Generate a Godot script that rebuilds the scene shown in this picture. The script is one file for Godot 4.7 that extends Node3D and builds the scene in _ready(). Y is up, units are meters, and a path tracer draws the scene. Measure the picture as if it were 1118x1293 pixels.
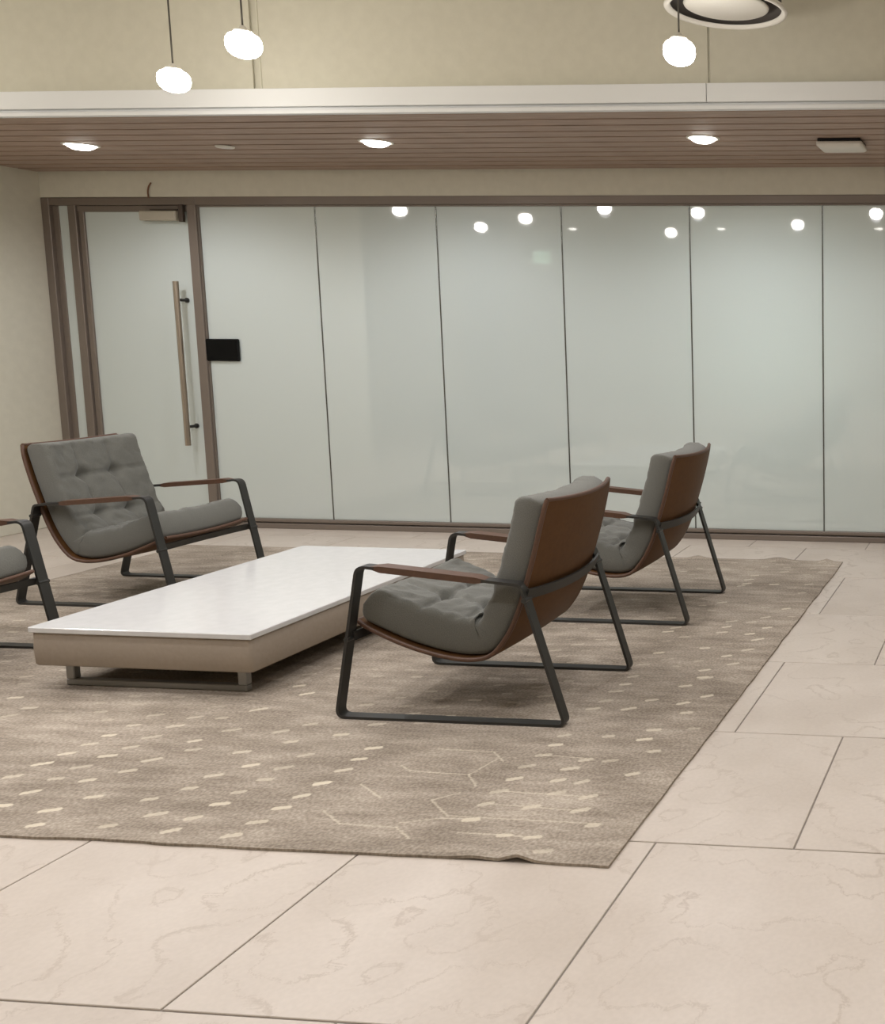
extends Node3D
# Lobby seating area in front of a frosted glass partition. x runs along the glass wall, z towards the viewer, metres.

# ---------------------------------------------------------------- lens (photograph taken as 1118 x 1293)
const EYE := Vector3(0, 1.4, 0)
const FOCAL := 1239.08
const CENTRE := Vector2(1190.375, 557.334)
var eye_basis := Basis(Vector3(0.99686266, 0.00750979, -0.07879371), Vector3(-0.01620041, 0.99377248, -0.11024434), Vector3(0.07747511, 0.11117496, 0.99077633))

# ---------------------------------------------------------------- main planes of the place
const Z_GLASS := -6.385      # front face of the panes
const Z_FRAME := -6.36       # front face of the metal framing and of the wall above
const Y_SOFFIT := 2.439      # underside of the wood slats
const Z_SOFFIT := -4.705     # front edge of the slatted soffit
const Y_CEILING := 3.05
const X_LEFT := -6.714
const X_FAR_LEFT := -10.0
const X_RIGHT := 3.0
const Z_BACK := 5.5
const RUG_TOP := 0.010

const PENDANT_ENERGY := 0.45
const DOWN_ENERGY := 1.08
const LAMP_COLOUR := Color(0.985, 0.982, 1.0)

var used := {}
var M := {}

func _ready() -> void:
	set_camera()
	set_world()
	make_materials()
	build_shell()
	build_floor()
	build_soffit()
	build_partition()
	build_rug()
	build_chairs()
	build_table()
	build_ceiling_fittings()
	build_small_things()
	build_behind()

func set_camera() -> void:
	var cam := Camera3D.new()
	cam.name = "camera"
	cam.projection = Camera3D.PROJECTION_FRUSTUM
	cam.near = 0.1
	cam.far = 100.0
	cam.size = 1293.0 / FOCAL * cam.near
	cam.frustum_offset = Vector2((559.0 - CENTRE.x) / FOCAL, -(646.5 - CENTRE.y) / FOCAL) * cam.near
	add_child(cam)
	cam.transform = Transform3D(eye_basis, EYE)
	cam.current = true

func set_world() -> void:
	var e := Environment.new()
	e.background_mode = Environment.BG_COLOR
	e.background_color = Color.BLACK
	e.tonemap_mode = Environment.TONE_MAPPER_LINEAR
	e.tonemap_exposure = 1.08
	e.sdfgi_enabled = true
	e.ssao_enabled = true
	e.ssil_enabled = true
	var w := WorldEnvironment.new()
	w.name = "world"
	w.environment = e
	add_child(w)

# ---------------------------------------------------------------- naming and tagging
func numbered(called: String) -> String:
	var n: int = used.get(called, 0)
	used[called] = n + 1
	return called if n == 0 else "%s_%03d" % [called, n]

func thing(called: String, label: String, category: String, at := Vector3.ZERO, turn := 0.0, group := "") -> Node3D:
	var o := Node3D.new()
	o.name = numbered(called)
	add_child(o)
	o.position = at
	o.rotation.y = turn
	tag(o, label, category, group)
	return o

func tag(o: Node, label: String, category: String, group := "") -> void:
	o.set_meta("label", label)
	o.set_meta("category", category)
	if group != "":
		o.set_meta("group", group)

func setting(called: String) -> Node3D:
	var o := Node3D.new()
	o.name = called
	add_child(o)
	o.set_meta("kind", "structure")
	return o

func put(called: String, mesh: Mesh, m: Material, parent: Node = self, at := Vector3.ZERO) -> MeshInstance3D:
	var o := MeshInstance3D.new()
	o.name = called if parent != self else numbered(called)
	o.mesh = mesh
	o.material_override = m
	o.cast_shadow = GeometryInstance3D.SHADOW_CASTING_SETTING_ON
	o.position = at
	parent.add_child(o, true)
	return o

func struct(called: String, mesh: Mesh, m: Material) -> MeshInstance3D:
	var o := put(called, mesh, m)
	o.set_meta("kind", "structure")
	return o

# ---------------------------------------------------------------- mesh helpers
func begin() -> SurfaceTool:
	var st := SurfaceTool.new()
	st.begin(Mesh.PRIMITIVE_TRIANGLES)
	st.set_smooth_group(-1)
	return st

func done(st: SurfaceTool) -> ArrayMesh:
	st.generate_normals()
	st.index()
	return st.commit()

func tri(st: SurfaceTool, a: Vector3, b: Vector3, c: Vector3, inside: Vector3) -> void:
	var n := (b - a).cross(c - a)
	if n.dot((a + b + c) / 3.0 - inside) > 0.0:
		st.add_vertex(a); st.add_vertex(c); st.add_vertex(b)
	else:
		st.add_vertex(a); st.add_vertex(b); st.add_vertex(c)

func quad(st: SurfaceTool, a: Vector3, b: Vector3, c: Vector3, d: Vector3, inside: Vector3) -> void:
	tri(st, a, b, c, inside)
	tri(st, a, c, d, inside)

# a box with chamfered edges
func add_box(st: SurfaceTool, c: Vector3, size: Vector3, b := 0.003, turn := Basis.IDENTITY) -> void:
	st.set_smooth_group(-1)
	var h := size / 2.0
	b = minf(b, 0.45 * minf(size.x, minf(size.y, size.z)))
	var p := {}
	for sx in [-1, 1]:
		for sy in [-1, 1]:
			for sz in [-1, 1]:
				p[[sx, sy, sz]] = [
					c + turn * Vector3(sx * h.x, sy * (h.y - b), sz * (h.z - b)),
					c + turn * Vector3(sx * (h.x - b), sy * h.y, sz * (h.z - b)),
					c + turn * Vector3(sx * (h.x - b), sy * (h.y - b), sz * h.z)]
	for s in [-1, 1]:
		quad(st, p[[s, -1, -1]][0], p[[s, 1, -1]][0], p[[s, 1, 1]][0], p[[s, -1, 1]][0], c)
		quad(st, p[[-1, s, -1]][1], p[[1, s, -1]][1], p[[1, s, 1]][1], p[[-1, s, 1]][1], c)
		quad(st, p[[-1, -1, s]][2], p[[1, -1, s]][2], p[[1, 1, s]][2], p[[-1, 1, s]][2], c)
		for t in [-1, 1]:
			quad(st, p[[s, t, -1]][0], p[[s, t, 1]][0], p[[s, t, 1]][1], p[[s, t, -1]][1], c)
			quad(st, p[[s, -1, t]][0], p[[s, 1, t]][0], p[[s, 1, t]][2], p[[s, -1, t]][2], c)
			quad(st, p[[-1, s, t]][1], p[[1, s, t]][1], p[[1, s, t]][2], p[[-1, s, t]][2], c)
			for u in [-1, 1]:
				tri(st, p[[s, t, u]][0], p[[s, t, u]][1], p[[s, t, u]][2], c)

func box(size: Vector3, b := 0.003) -> ArrayMesh:
	var st := begin()
	add_box(st, Vector3.ZERO, size, b)
	return done(st)

# a box given by its two corners, in world coordinates
func span(x0: float, x1: float, y0: float, y1: float, z0: float, z1: float, b := 0.002) -> ArrayMesh:
	var st := begin()
	add_box(st, Vector3(x0 + x1, y0 + y1, z0 + z1) / 2.0, Vector3(absf(x1 - x0), absf(y1 - y0), absf(z1 - z0)), b)
	return done(st)

# a flat bar bent along a path: wide along the vector "across", thick the other way
func add_ribbon(st: SurfaceTool, path: Array, across: Vector3, half_w: float, half_t: float, closed: bool, ends := 1.0) -> void:
	var n := path.size()
	var rings := []
	for i in n:
		var p: Vector3 = path[i]
		var a: Vector3 = path[(i - 1 + n) % n] if closed or i > 0 else p
		var b: Vector3 = path[(i + 1) % n] if closed or i < n - 1 else p
		var t := (b - a).normalized()
		var k := across.cross(t).normalized()
		var e := ends if i == 0 or i == n - 1 else 1.0
		var hw := half_w * lerpf(1.0, e, 0.4)
		var ht := half_t * e
		rings.append([p + across * hw + k * ht, p + across * hw - k * ht, p - across * hw - k * ht, p - across * hw + k * ht])
	for i in (n if closed else n - 1):
		var r: Array = rings[i]
		var s: Array = rings[(i + 1) % n]
		var mid: Vector3 = (path[i] + path[(i + 1) % n]) / 2.0
		for j in 4:
			st.set_smooth_group(j + 1)
			quad(st, r[j], r[(j + 1) % 4], s[(j + 1) % 4], s[j], mid)
	st.set_smooth_group(-1)
	if not closed:
		quad(st, rings[0][0], rings[0][1], rings[0][2], rings[0][3], path[1])
		quad(st, rings[n - 1][0], rings[n - 1][1], rings[n - 1][2], rings[n - 1][3], path[n - 2])

func add_tube(st: SurfaceTool, path: Array, r: float, seg := 12) -> void:
	var n := path.size()
	var rings := []
	for i in n:
		var t: Vector3 = (path[mini(i + 1, n - 1)] - path[maxi(i - 1, 0)]).normalized()
		var u := t.cross(Vector3(0.31, 0.2, 0.93)).normalized()
		var v := t.cross(u)
		var ring := []
		for k in seg:
			var a := TAU * k / seg
			ring.append(path[i] + (u * cos(a) + v * sin(a)) * r)
		rings.append(ring)
	st.set_smooth_group(1)
	for i in n - 1:
		for k in seg:
			quad(st, rings[i][k], rings[i][(k + 1) % seg], rings[i + 1][(k + 1) % seg], rings[i + 1][k], (path[i] + path[i + 1]) / 2.0)
	st.set_smooth_group(-1)
	for k in seg:
		tri(st, path[0], rings[0][k], rings[0][(k + 1) % seg], path[1])
		tri(st, path[n - 1], rings[n - 1][k], rings[n - 1][(k + 1) % seg], path[n - 2])

# profile of (radius, height) points turned about the y axis
func add_lathe(st: SurfaceTool, prof: Array, seg := 32, at := Vector3.ZERO, smooth := true) -> void:
	st.set_smooth_group(1 if smooth else -1)
	for i in prof.size() - 1:
		var p: Vector2 = prof[i]
		var q: Vector2 = prof[i + 1]
		for k in seg:
			var a := TAU * k / seg
			var b := TAU * (k + 1) / seg
			var v := [at + Vector3(cos(a) * p.x, p.y, sin(a) * p.x), at + Vector3(cos(b) * p.x, p.y, sin(b) * p.x), at + Vector3(cos(b) * q.x, q.y, sin(b) * q.x), at + Vector3(cos(a) * q.x, q.y, sin(a) * q.x)]
			if p.x > 1e-5:
				st.add_vertex(v[0]); st.add_vertex(v[1]); st.add_vertex(v[2])
			if q.x > 1e-5:
				st.add_vertex(v[0]); st.add_vertex(v[2]); st.add_vertex(v[3])
	st.set_smooth_group(-1)

func lathe(prof: Array, seg := 32, smooth := true) -> ArrayMesh:
	var st := begin()
	add_lathe(st, prof, seg, Vector3.ZERO, smooth)
	return done(st)

func add_grid(st: SurfaceTool, g: Array, flip := false, group := 1) -> void:
	st.set_smooth_group(group)
	for i in g.size() - 1:
		for j in g[i].size() - 1:
			var a: Vector3 = g[i][j]
			var b: Vector3 = g[i][j + 1]
			var c: Vector3 = g[i + 1][j + 1]
			var d: Vector3 = g[i + 1][j]
			for v in ([a, c, b, a, d, c] if flip else [a, b, c, a, c, d]):
				st.add_vertex(v)
	st.set_smooth_group(-1)

func smooth_curve(pts: Array, steps: int) -> Array:
	var out := []
	var n := pts.size()
	for i in n - 1:
		var p0: Vector2 = pts[maxi(i - 1, 0)]
		var p1: Vector2 = pts[i]
		var p2: Vector2 = pts[i + 1]
		var p3: Vector2 = pts[mini(i + 2, n - 1)]
		for k in steps:
			out.append(p1.cubic_interpolate(p2, p0, p3, float(k) / steps))
	out.append(pts[n - 1])
	return out

# the point a share t along a polyline, by length
func along(line: Array, t: float) -> Vector2:
	var total := 0.0
	for i in line.size() - 1:
		total += line[i].distance_to(line[i + 1])
	var want := clampf(t, 0.0, 1.0) * total
	for i in line.size() - 1:
		var d: float = line[i].distance_to(line[i + 1])
		if want <= d or i == line.size() - 2:
			return line[i].lerp(line[i + 1], clampf(want / maxf(d, 1e-6), 0.0, 1.0))
		want -= d
	return line[-1]

# closed outline with rounded corners: [point, radius] pairs in the x-y plane
func rounded(corners: Array, seg := 6) -> Array:
	var out := []
	var n := corners.size()
	for i in n:
		var p: Vector2 = corners[i][0]
		var r: float = corners[i][1]
		var a: Vector2 = (corners[(i - 1 + n) % n][0] - p).normalized()
		var b: Vector2 = (corners[(i + 1) % n][0] - p).normalized()
		var half := acos(clampf(a.dot(b), -1, 1)) / 2.0
		var d := r / tan(half)
		var s := p + a * d
		var e := p + b * d
		for k in seg + 1:
			var t := float(k) / seg
			out.append(s.lerp(p, t).lerp(p.lerp(e, t), t))
	return out

# where the ray through a pixel of the photograph meets the floor
func floor_at(u: float, v: float) -> Vector2:
	var d := eye_basis * Vector3((u - CENTRE.x) / FOCAL, -(v - CENTRE.y) / FOCAL, -1.0)
	var t := -EYE.y / d.y
	return Vector2(EYE.x + d.x * t, EYE.z + d.z * t)

# ---------------------------------------------------------------- materials
func mat(called: String, c: Color, rough := 0.6, metal := 0.0, spec := 0.5) -> StandardMaterial3D:
	var m := StandardMaterial3D.new()
	m.resource_name = called
	m.albedo_color = c
	m.roughness = rough
	m.metallic = metal
	m.metallic_specular = spec
	M[called] = m
	return m

func rgb(r: float, g: float, b: float) -> Color:
	return Color(r / 255.0, g / 255.0, b / 255.0)

func noise_tex(sd: int, freq: float, lo: Color, hi: Color, size := 512, kind := FastNoiseLite.TYPE_SIMPLEX_SMOOTH, octaves := 4) -> NoiseTexture2D:
	var n := FastNoiseLite.new()
	n.seed = sd
	n.frequency = freq
	n.noise_type = kind
	n.fractal_octaves = octaves
	var t := NoiseTexture2D.new()
	t.width = size
	t.height = size
	t.seamless = true
	t.noise = n
	var g := Gradient.new()
	g.set_color(0, lo)
	g.set_color(1, hi)
	t.color_ramp = g
	return t

func mottled(called: String, lo: Color, hi: Color, rough: float, scale: float, freq := 0.02, sd := 1, bump := 0.0, spec := 0.5) -> StandardMaterial3D:
	var m := mat(called, Color.WHITE, rough, 0.0, spec)
	m.albedo_texture = noise_tex(sd, freq, lo, hi)
	m.uv1_triplanar = true
	m.uv1_scale = Vector3.ONE * scale
	if bump > 0.0:
		m.heightmap_enabled = true
		m.heightmap_scale = bump
		m.heightmap_texture = noise_tex(sd + 50, 0.12, Color.BLACK, Color.WHITE, 256)
	return m

func make_materials() -> void:
	mottled("wall_paint", rgb(207, 203, 186), rgb(213, 209, 192), 0.85, 0.8, 0.03, 2, 0.02)
	mottled("ceiling_paint", rgb(224, 220, 208), rgb(230, 226, 214), 0.9, 0.8, 0.03, 4)
	mat("white_paint", rgb(228, 229, 228), 0.55)
	mat("grout", rgb(138, 130, 121), 0.9)
	mat("bronze_frame", rgb(124, 113, 103), 0.42, 0.25)
	mat("bronze_dark", rgb(78, 68, 60), 0.5, 0.3)
	mat("steel", rgb(176, 164, 150), 0.28, 0.9)
	mat("black_plastic", rgb(12, 12, 13), 0.4, 0.0, 0.3)
	mat("screen_glass", rgb(8, 8, 9), 0.2, 0.0, 0.25)
	mat("dark_metal", rgb(58, 57, 54), 0.45, 0.4)
	mat("table_leg_metal", rgb(150, 148, 144), 0.4, 0.5)
	mat("rubber", rgb(30, 29, 28), 0.8)
	mat("wire", rgb(120, 84, 60), 0.7)
	mat("cord", rgb(70, 66, 58), 0.7)
	mat("plate_white", rgb(220, 216, 206), 0.5)
	mat("closer_paint", rgb(172, 165, 148), 0.5)
	mat("duct_shade", rgb(92, 87, 82), 0.8)  # dark tone paints in the shade of the gap round the diffuser plate
	mat("column_paint", rgb(72, 70, 66), 0.7)
	mottled("brown_leather", rgb(86, 58, 32), rgb(97, 67, 38), 0.55, 2.0, 0.03, 8, 0.03, 0.3)
	mottled("leather_edge", rgb(82, 57, 42), rgb(92, 65, 48), 0.5, 3.0, 0.03, 9, 0.02)
	mottled("taupe_leather", rgb(150, 137, 122), rgb(158, 145, 130), 0.6, 2.5, 0.03, 10, 0.02)
	var f := mottled("grey_fabric", rgb(88, 88, 82), rgb(118, 117, 109), 0.9, 5.0, 0.09, 11, 0.08)
	f.rim_enabled = true
	f.rim = 0.3
	f.rim_tint = 0.6
	mottled("quartz_white", rgb(208, 207, 205), rgb(215, 214, 212), 0.14, 1.5, 0.02, 12)
	# wood planks: grain stretched along the boards (x)
	var w := mat("wood_slat", Color.WHITE, 0.55)
	w.albedo_texture = noise_tex(21, 0.02, rgb(146, 124, 108), rgb(184, 160, 142), 512)
	w.uv1_triplanar = true
	w.uv1_world_triplanar = true
	w.uv1_scale = Vector3(0.35, 6.0, 6.0)
	# frosted film on glass: smooth in front, scatters what comes through from the room behind
	var g := mat("frosted_glass", rgb(212, 220, 216), 0.03, 0.0, 0.707)
	g.clearcoat_enabled = true
	g.clearcoat = 1.0
	g.clearcoat_roughness = 0.02
	g.backlight_enabled = true
	g.backlight = Color(0.55, 0.58, 0.57)
	mat("joint", rgb(128, 130, 128), 0.2, 0.9)
	var bulb := mat("opal_glow", rgb(255, 250, 240), 0.3)
	bulb.emission_enabled = true
	bulb.emission = Color(1.0, 0.98, 0.95)
	bulb.emission_energy_multiplier = 24.0
	var lens := mat("downlight_glow", rgb(255, 250, 240), 0.3)
	lens.emission_enabled = true
	lens.emission = Color(1.0, 0.98, 0.95)
	lens.emission_energy_multiplier = 10.0
	var ex := mat("exit_green", rgb(20, 110, 60), 0.5)
	ex.emission_enabled = true
	ex.emission = Color(0.05, 0.5, 0.2)
	ex.emission_energy_multiplier = 0.6
	var ef := mat("exit_face", rgb(225, 235, 228), 0.5)
	ef.emission_enabled = true
	ef.emission = Color(0.75, 0.95, 0.82)
	ef.emission_energy_multiplier = 1.3
	M["tile"] = tile_material()

func bytes_of(n: FastNoiseLite, w: int, h: int) -> PackedByteArray:
	var im := n.get_image(w, h)
	im.convert(Image.FORMAT_L8)
	return im.get_data()

# beige porcelain with wandering darker and paler veins
func tile_material() -> StandardMaterial3D:
	var s := 1024
	var n := FastNoiseLite.new()
	n.seed = 31
	n.noise_type = FastNoiseLite.TYPE_SIMPLEX_SMOOTH
	n.frequency = 0.0032
	n.fractal_octaves = 4
	n.domain_warp_enabled = true
	n.domain_warp_amplitude = 90.0
	n.domain_warp_frequency = 0.004
	var cloud := bytes_of(n, s, s)
	n.seed = 77
	n.frequency = 0.0026
	n.fractal_type = FastNoiseLite.FRACTAL_FBM
	n.fractal_octaves = 3
	var vein := bytes_of(n, s, s)
	var fine := FastNoiseLite.new()
	fine.seed = 5
	fine.frequency = 0.09
	var grain := bytes_of(fine, s, s)
	var data := PackedByteArray()
	data.resize(s * s * 3)
	var base := Vector3(191, 179, 166)
	var pale := Vector3(205, 194, 182)
	var dark := Vector3(164, 149, 134)
	for i in s * s:
		var c := cloud[i] / 255.0
		var v := vein[i] / 255.0
		var col := base.lerp(pale, c)
		var k := 0.0
		for level in [0.36, 0.62]:      # wandering mineral veins, thick and thin as the stone clouds
			k += maxf(0.0, 1.0 - absf(v - level) / (0.004 + 0.020 * c)) * (0.22 + 0.40 * c)
		col = col.lerp(dark, clampf(k, 0.0, 1.0))
		col += Vector3.ONE * (grain[i] / 255.0 - 0.5) * 7.0
		data[i * 3] = int(clampf(col.x, 0, 255))
		data[i * 3 + 1] = int(clampf(col.y, 0, 255))
		data[i * 3 + 2] = int(clampf(col.z, 0, 255))
	var m := mat("stone_tile", Color.WHITE, 0.38, 0.0, 0.45)
	m.albedo_texture = ImageTexture.create_from_image(Image.create_from_data(s, s, false, Image.FORMAT_RGB8, data))
	return m

# ---------------------------------------------------------------- room shell
func build_shell() -> void:
	# wall with the glass in it: the strip above the framing, and the solid parts at both ends
	struct("wall_back", span(X_LEFT, X_RIGHT, 2.268, 3.05, -6.46, Z_FRAME, 0.001), M.wall_paint)
	struct("wall_back_right", span(1.326, X_RIGHT, 0.0, 2.268, -6.46, Z_FRAME, 0.001), M.wall_paint)
	struct("wall_back_left", span(X_FAR_LEFT, X_LEFT - 0.15, 0.0, 3.05, -6.46, Z_FRAME, 0.001), M.wall_paint)
	struct("wall_left", span(X_LEFT - 0.15, X_LEFT, 0.0, 3.05, -6.46, -3.1, 0.004), M.wall_paint)
	struct("wall_far_left", span(X_FAR_LEFT - 0.15, X_FAR_LEFT, 0.0, 3.05, -6.46, Z_BACK, 0.001), M.wall_paint)
	struct("wall_right", span(X_RIGHT, X_RIGHT + 0.15, 0.0, 3.05, -6.46, Z_BACK, 0.001), M.wall_paint)
	struct("wall_front", span(X_FAR_LEFT, X_RIGHT, 0.0, 3.05, Z_BACK, Z_BACK + 0.15, 0.001), M.wall_paint)
	struct("ceiling", span(X_FAR_LEFT - 0.15, X_RIGHT + 0.15, Y_CEILING, Y_CEILING + 0.15, -6.46, Z_BACK + 0.15, 0.001), M.ceiling_paint)

func build_floor() -> void:
	var f := setting("floor")
	put("grout_bed", span(X_FAR_LEFT, X_RIGHT, -0.15, -0.0035, -6.46, Z_BACK, 0.001), M.grout, f)
	var variants := []
	for k in 12:
		variants.append(tile_mesh(k))
	var rows := [-6.36, -6.15, -5.418, -4.69, -3.975, -3.237, -2.488, -1.745]
	while rows[-1] < Z_BACK:
		rows.append(minf(rows[-1] + 0.745, Z_BACK))
	var pitch := 0.768
	var rng := RandomNumberGenerator.new()
	rng.seed = 4
	for r in rows.size() - 1:
		var x := -0.975 + (0.0 if r % 2 == 0 else pitch / 2.0)
		while x > X_FAR_LEFT:
			x -= pitch
		while x < X_RIGHT:
			var a := maxf(x, X_FAR_LEFT)
			var b := minf(x + pitch, X_RIGHT)
			if b - a > 0.03 and rows[r + 1] - rows[r] > 0.03:
				var t := put("tile", variants[rng.randi() % variants.size()], M.tile, f, Vector3((a + b) / 2.0, 0.0, (rows[r] + rows[r + 1]) / 2.0))
				t.scale = Vector3(b - a - 0.005, 1.0, rows[r + 1] - rows[r] - 0.005)
			x += pitch

# a tile one metre square, scaled to size where it lies; each variant shows another piece of the stone
func tile_mesh(k: int) -> ArrayMesh:
	var st := SurfaceTool.new()
	st.begin(Mesh.PRIMITIVE_TRIANGLES)
	var o := Vector2(fposmod(k * 0.381, 0.58), fposmod(k * 0.237, 0.58))
	var c := 0.002
	var top := [Vector3(-0.5 + c, 0, -0.5 + c), Vector3(0.5 - c, 0, -0.5 + c), Vector3(0.5 - c, 0, 0.5 - c), Vector3(-0.5 + c, 0, 0.5 - c)]
	var low := [Vector3(-0.5, -0.0015, -0.5), Vector3(0.5, -0.0015, -0.5), Vector3(0.5, -0.0015, 0.5), Vector3(-0.5, -0.0015, 0.5)]
	var bot := [Vector3(-0.5, -0.01, -0.5), Vector3(0.5, -0.01, -0.5), Vector3(0.5, -0.01, 0.5), Vector3(-0.5, -0.01, 0.5)]
	var face := func(q: Array):
		for i in [0, 1, 2, 0, 2, 3]:
			var p: Vector3 = q[i]
			var uv := Vector2(p.x + 0.5, p.z + 0.5) * 0.42
			if k % 2 == 1:
				uv = Vector2(0.42 - uv.x, uv.y)
			if k % 3 == 2:
				uv = Vector2(uv.x, 0.42 - uv.y)
			st.set_smooth_group(-1)
			st.set_uv(o + uv)
			st.add_vertex(p)
	face.call(top)
	for i in 4:
		var j := (i + 1) % 4
		face.call([top[j], top[i], low[i], low[j]])
		face.call([low[j], low[i], bot[i], bot[j]])
	st.generate_normals()
	return st.commit()

# ---------------------------------------------------------------- dropped soffit with wood slats and white fascia
func build_soffit() -> void:
	var s := setting("ceiling_soffit")
	put("backing", span(X_FAR_LEFT, X_RIGHT, Y_SOFFIT + 0.06, Y_SOFFIT + 0.075, Z_FRAME, Z_SOFFIT - 0.07, 0.001), M.wood_slat, s)
	var n := 11
	var z0 := Z_SOFFIT - 0.030
	var p := (Z_FRAME - z0) / n
	for k in n:
		put("slat", span(X_FAR_LEFT, X_RIGHT, Y_SOFFIT, Y_SOFFIT + 0.022, z0 + p * k - 0.012, z0 + p * (k + 1) + 0.012, 0.002), M.wood_slat, s)
	# fascia: a lower lip, a reveal, a tall white board in two lengths, and the bulkhead standing a little behind
	var t := setting("trim_1")
	put("lip", span(X_FAR_LEFT, X_RIGHT, 2.439, 2.459, Z_SOFFIT - 0.030, Z_SOFFIT + 0.006, 0.002), M.white_paint, t)
	put("reveal", span(X_FAR_LEFT, X_RIGHT, 2.459, 2.474, Z_SOFFIT - 0.030, Z_SOFFIT - 0.020, 0.001), M.white_paint, t)
	put("fascia_board", span(X_FAR_LEFT, -1.5035, 2.474, 2.561, Z_SOFFIT - 0.06, Z_SOFFIT + 0.006, 0.002), M.white_paint, t)
	put("fascia_board", span(-1.5005, X_RIGHT, 2.474, 2.561, Z_SOFFIT - 0.06, Z_SOFFIT + 0.006, 0.002), M.white_paint, t)
	var b := setting("wall_bulkhead")
	for x in [[X_FAR_LEFT, -3.835], [-3.785, -1.515], [-1.505, X_RIGHT]]:
		put("panel", span(x[0], x[1], 2.50, Y_CEILING, -4.85, -4.77, 0.002), M.wall_paint, b)
	put("joint_back", span(-3.84, -3.78, 2.50, Y_CEILING, -4.85, -4.782, 0.001), M.wall_paint, b)
	put("joint_back", span(-1.52, -1.50, 2.50, Y_CEILING, -4.85, -4.778, 0.001), M.wall_paint, b)
	for x in [-3.832, -3.788, -1.517]:
		put("joint_bead", span(x - 0.004, x + 0.004, 2.55, Y_CEILING, -4.772, -4.766, 0.001), M.wall_paint, b)

# ---------------------------------------------------------------- frosted glass partition and its door
func build_partition() -> void:
	var w := setting("window_1")
	put("header", span(-5.584, 1.326, 2.214, 2.268, -6.45, Z_FRAME + 0.004, 0.003), M.bronze_frame, w)
	put("header_stop", span(-5.584, 1.326, 2.203, 2.214, -6.44, Z_FRAME - 0.012, 0.002), M.bronze_frame, w)
	put("sill", span(-5.584, 1.326, 0.0, 0.036, -6.45, Z_FRAME + 0.012, 0.003), M.bronze_frame, w)
	put("sill_groove", span(-5.584, 1.326, 0.036, 0.044, -6.44, Z_FRAME - 0.015, 0.001), M.bronze_frame, w)
	put("sill_cap", span(-5.584, 1.326, 0.044, 0.066, -6.44, Z_FRAME + 0.002, 0.003), M.bronze_frame, w)
	put("end_jamb", span(1.326, 1.38, 0.0, 2.268, -6.45, Z_FRAME + 0.004, 0.003), M.bronze_frame, w)
	var seams := [-5.584, -4.752, -3.900, -3.037, -2.169, -1.289, -0.420, 0.450, 1.326]
	for i in seams.size() - 1:
		put("pane", span(seams[i] + 0.004, seams[i + 1] - 0.004, 0.066, 2.206, Z_GLASS - 0.012, Z_GLASS, 0.0015), M.frosted_glass, w)
		if i > 0:
			var st := begin()
			add_tube(st, [Vector3(seams[i], 0.066, Z_GLASS - 0.001), Vector3(seams[i], 2.206, Z_GLASS - 0.001)], 0.0046, 16)
			put("glazing_joint", done(st), M.joint, w)
	# door leaf, its frame, a narrow strip of glass beside it
	var d := setting("door_1")
	put("frame_jamb", span(-6.712, -6.655, 0.0, 2.266, -6.45, Z_FRAME + 0.004, 0.003), M.bronze_frame, d)
	put("jamb_stop", span(-6.655, -6.612, 0.0, 2.214, -6.45, Z_FRAME - 0.022, 0.002), M.bronze_frame, d)
	put("side_pane", span(-6.612, -6.518, 0.03, 2.214, Z_GLASS - 0.014, Z_GLASS - 0.002, 0.001), M.frosted_glass, d)
	put("hinge_post", span(-6.520, -6.462, 0.0, 2.216, -6.45, Z_FRAME + 0.004, 0.003), M.bronze_frame, d)
	put("door_stile", span(-6.458, -6.418, 0.01, 2.186, -6.44, Z_FRAME - 0.012, 0.003), M.bronze_frame, d)
	put("head_rail", span(-6.655, -5.584, 2.214, 2.266, -6.45, Z_FRAME + 0.004, 0.003), M.bronze_frame, d)
	put("door_rail", span(-6.462, -5.650, 2.172, 2.212, -6.44, Z_FRAME - 0.008, 0.003), M.bronze_frame, d)
	put("latch_post", span(-5.648, -5.586, 0.0, 2.216, -6.45, Z_FRAME + 0.004, 0.003), M.bronze_frame, d)
	put("post_gasket", span(-5.586, -5.580, 0.066, 2.206, -6.44, Z_FRAME - 0.01, 0.001), M.bronze_frame, d)
	put("bottom_rail", span(-6.462, -5.650, 0.008, 0.075, -6.44, Z_FRAME - 0.008, 0.003), M.bronze_frame, d)
	put("threshold", span(-6.655, -5.648, 0.0, 0.008, -6.45, Z_FRAME + 0.01, 0.001), M.bronze_frame, d)
	put("door_pane", span(-6.420, -5.654, 0.07, 2.176, Z_GLASS - 0.012, Z_GLASS, 0.001), M.frosted_glass, d)
	# long pull bar on two standoffs
	var st2 := begin()
	add_tube(st2, [Vector3(-5.717, 0.579, -6.30), Vector3(-5.717, 1.700, -6.30)], 0.017, 20)
	var hd := put("pull_handle", done(st2), M.steel, d)
	for y in [1.575, 0.708]:
		var st3 := begin()
		add_tube(st3, [Vector3(-5.717, y, -6.305), Vector3(-5.717, y, Z_GLASS)], 0.010, 14)
		add_tube(st3, [Vector3(-5.717, y, Z_GLASS + 0.008), Vector3(-5.717, y, Z_GLASS)], 0.017, 16)
		put("standoff", done(st3), M.dark_metal, hd)
	var cl := put("door_closer", span(-5.965, -5.70, 2.108, 2.172, -6.372, -6.318, 0.006), M.closer_paint, d)
	put("closer_bracket", span(-5.692, -5.662, 2.10, 2.215, -6.36, -6.335, 0.003), M.bronze_dark, cl)
	put("closer_arm", span(-5.90, -5.70, 2.178, 2.186, -6.352, -6.338, 0.002), M.bronze_dark, cl)

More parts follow.
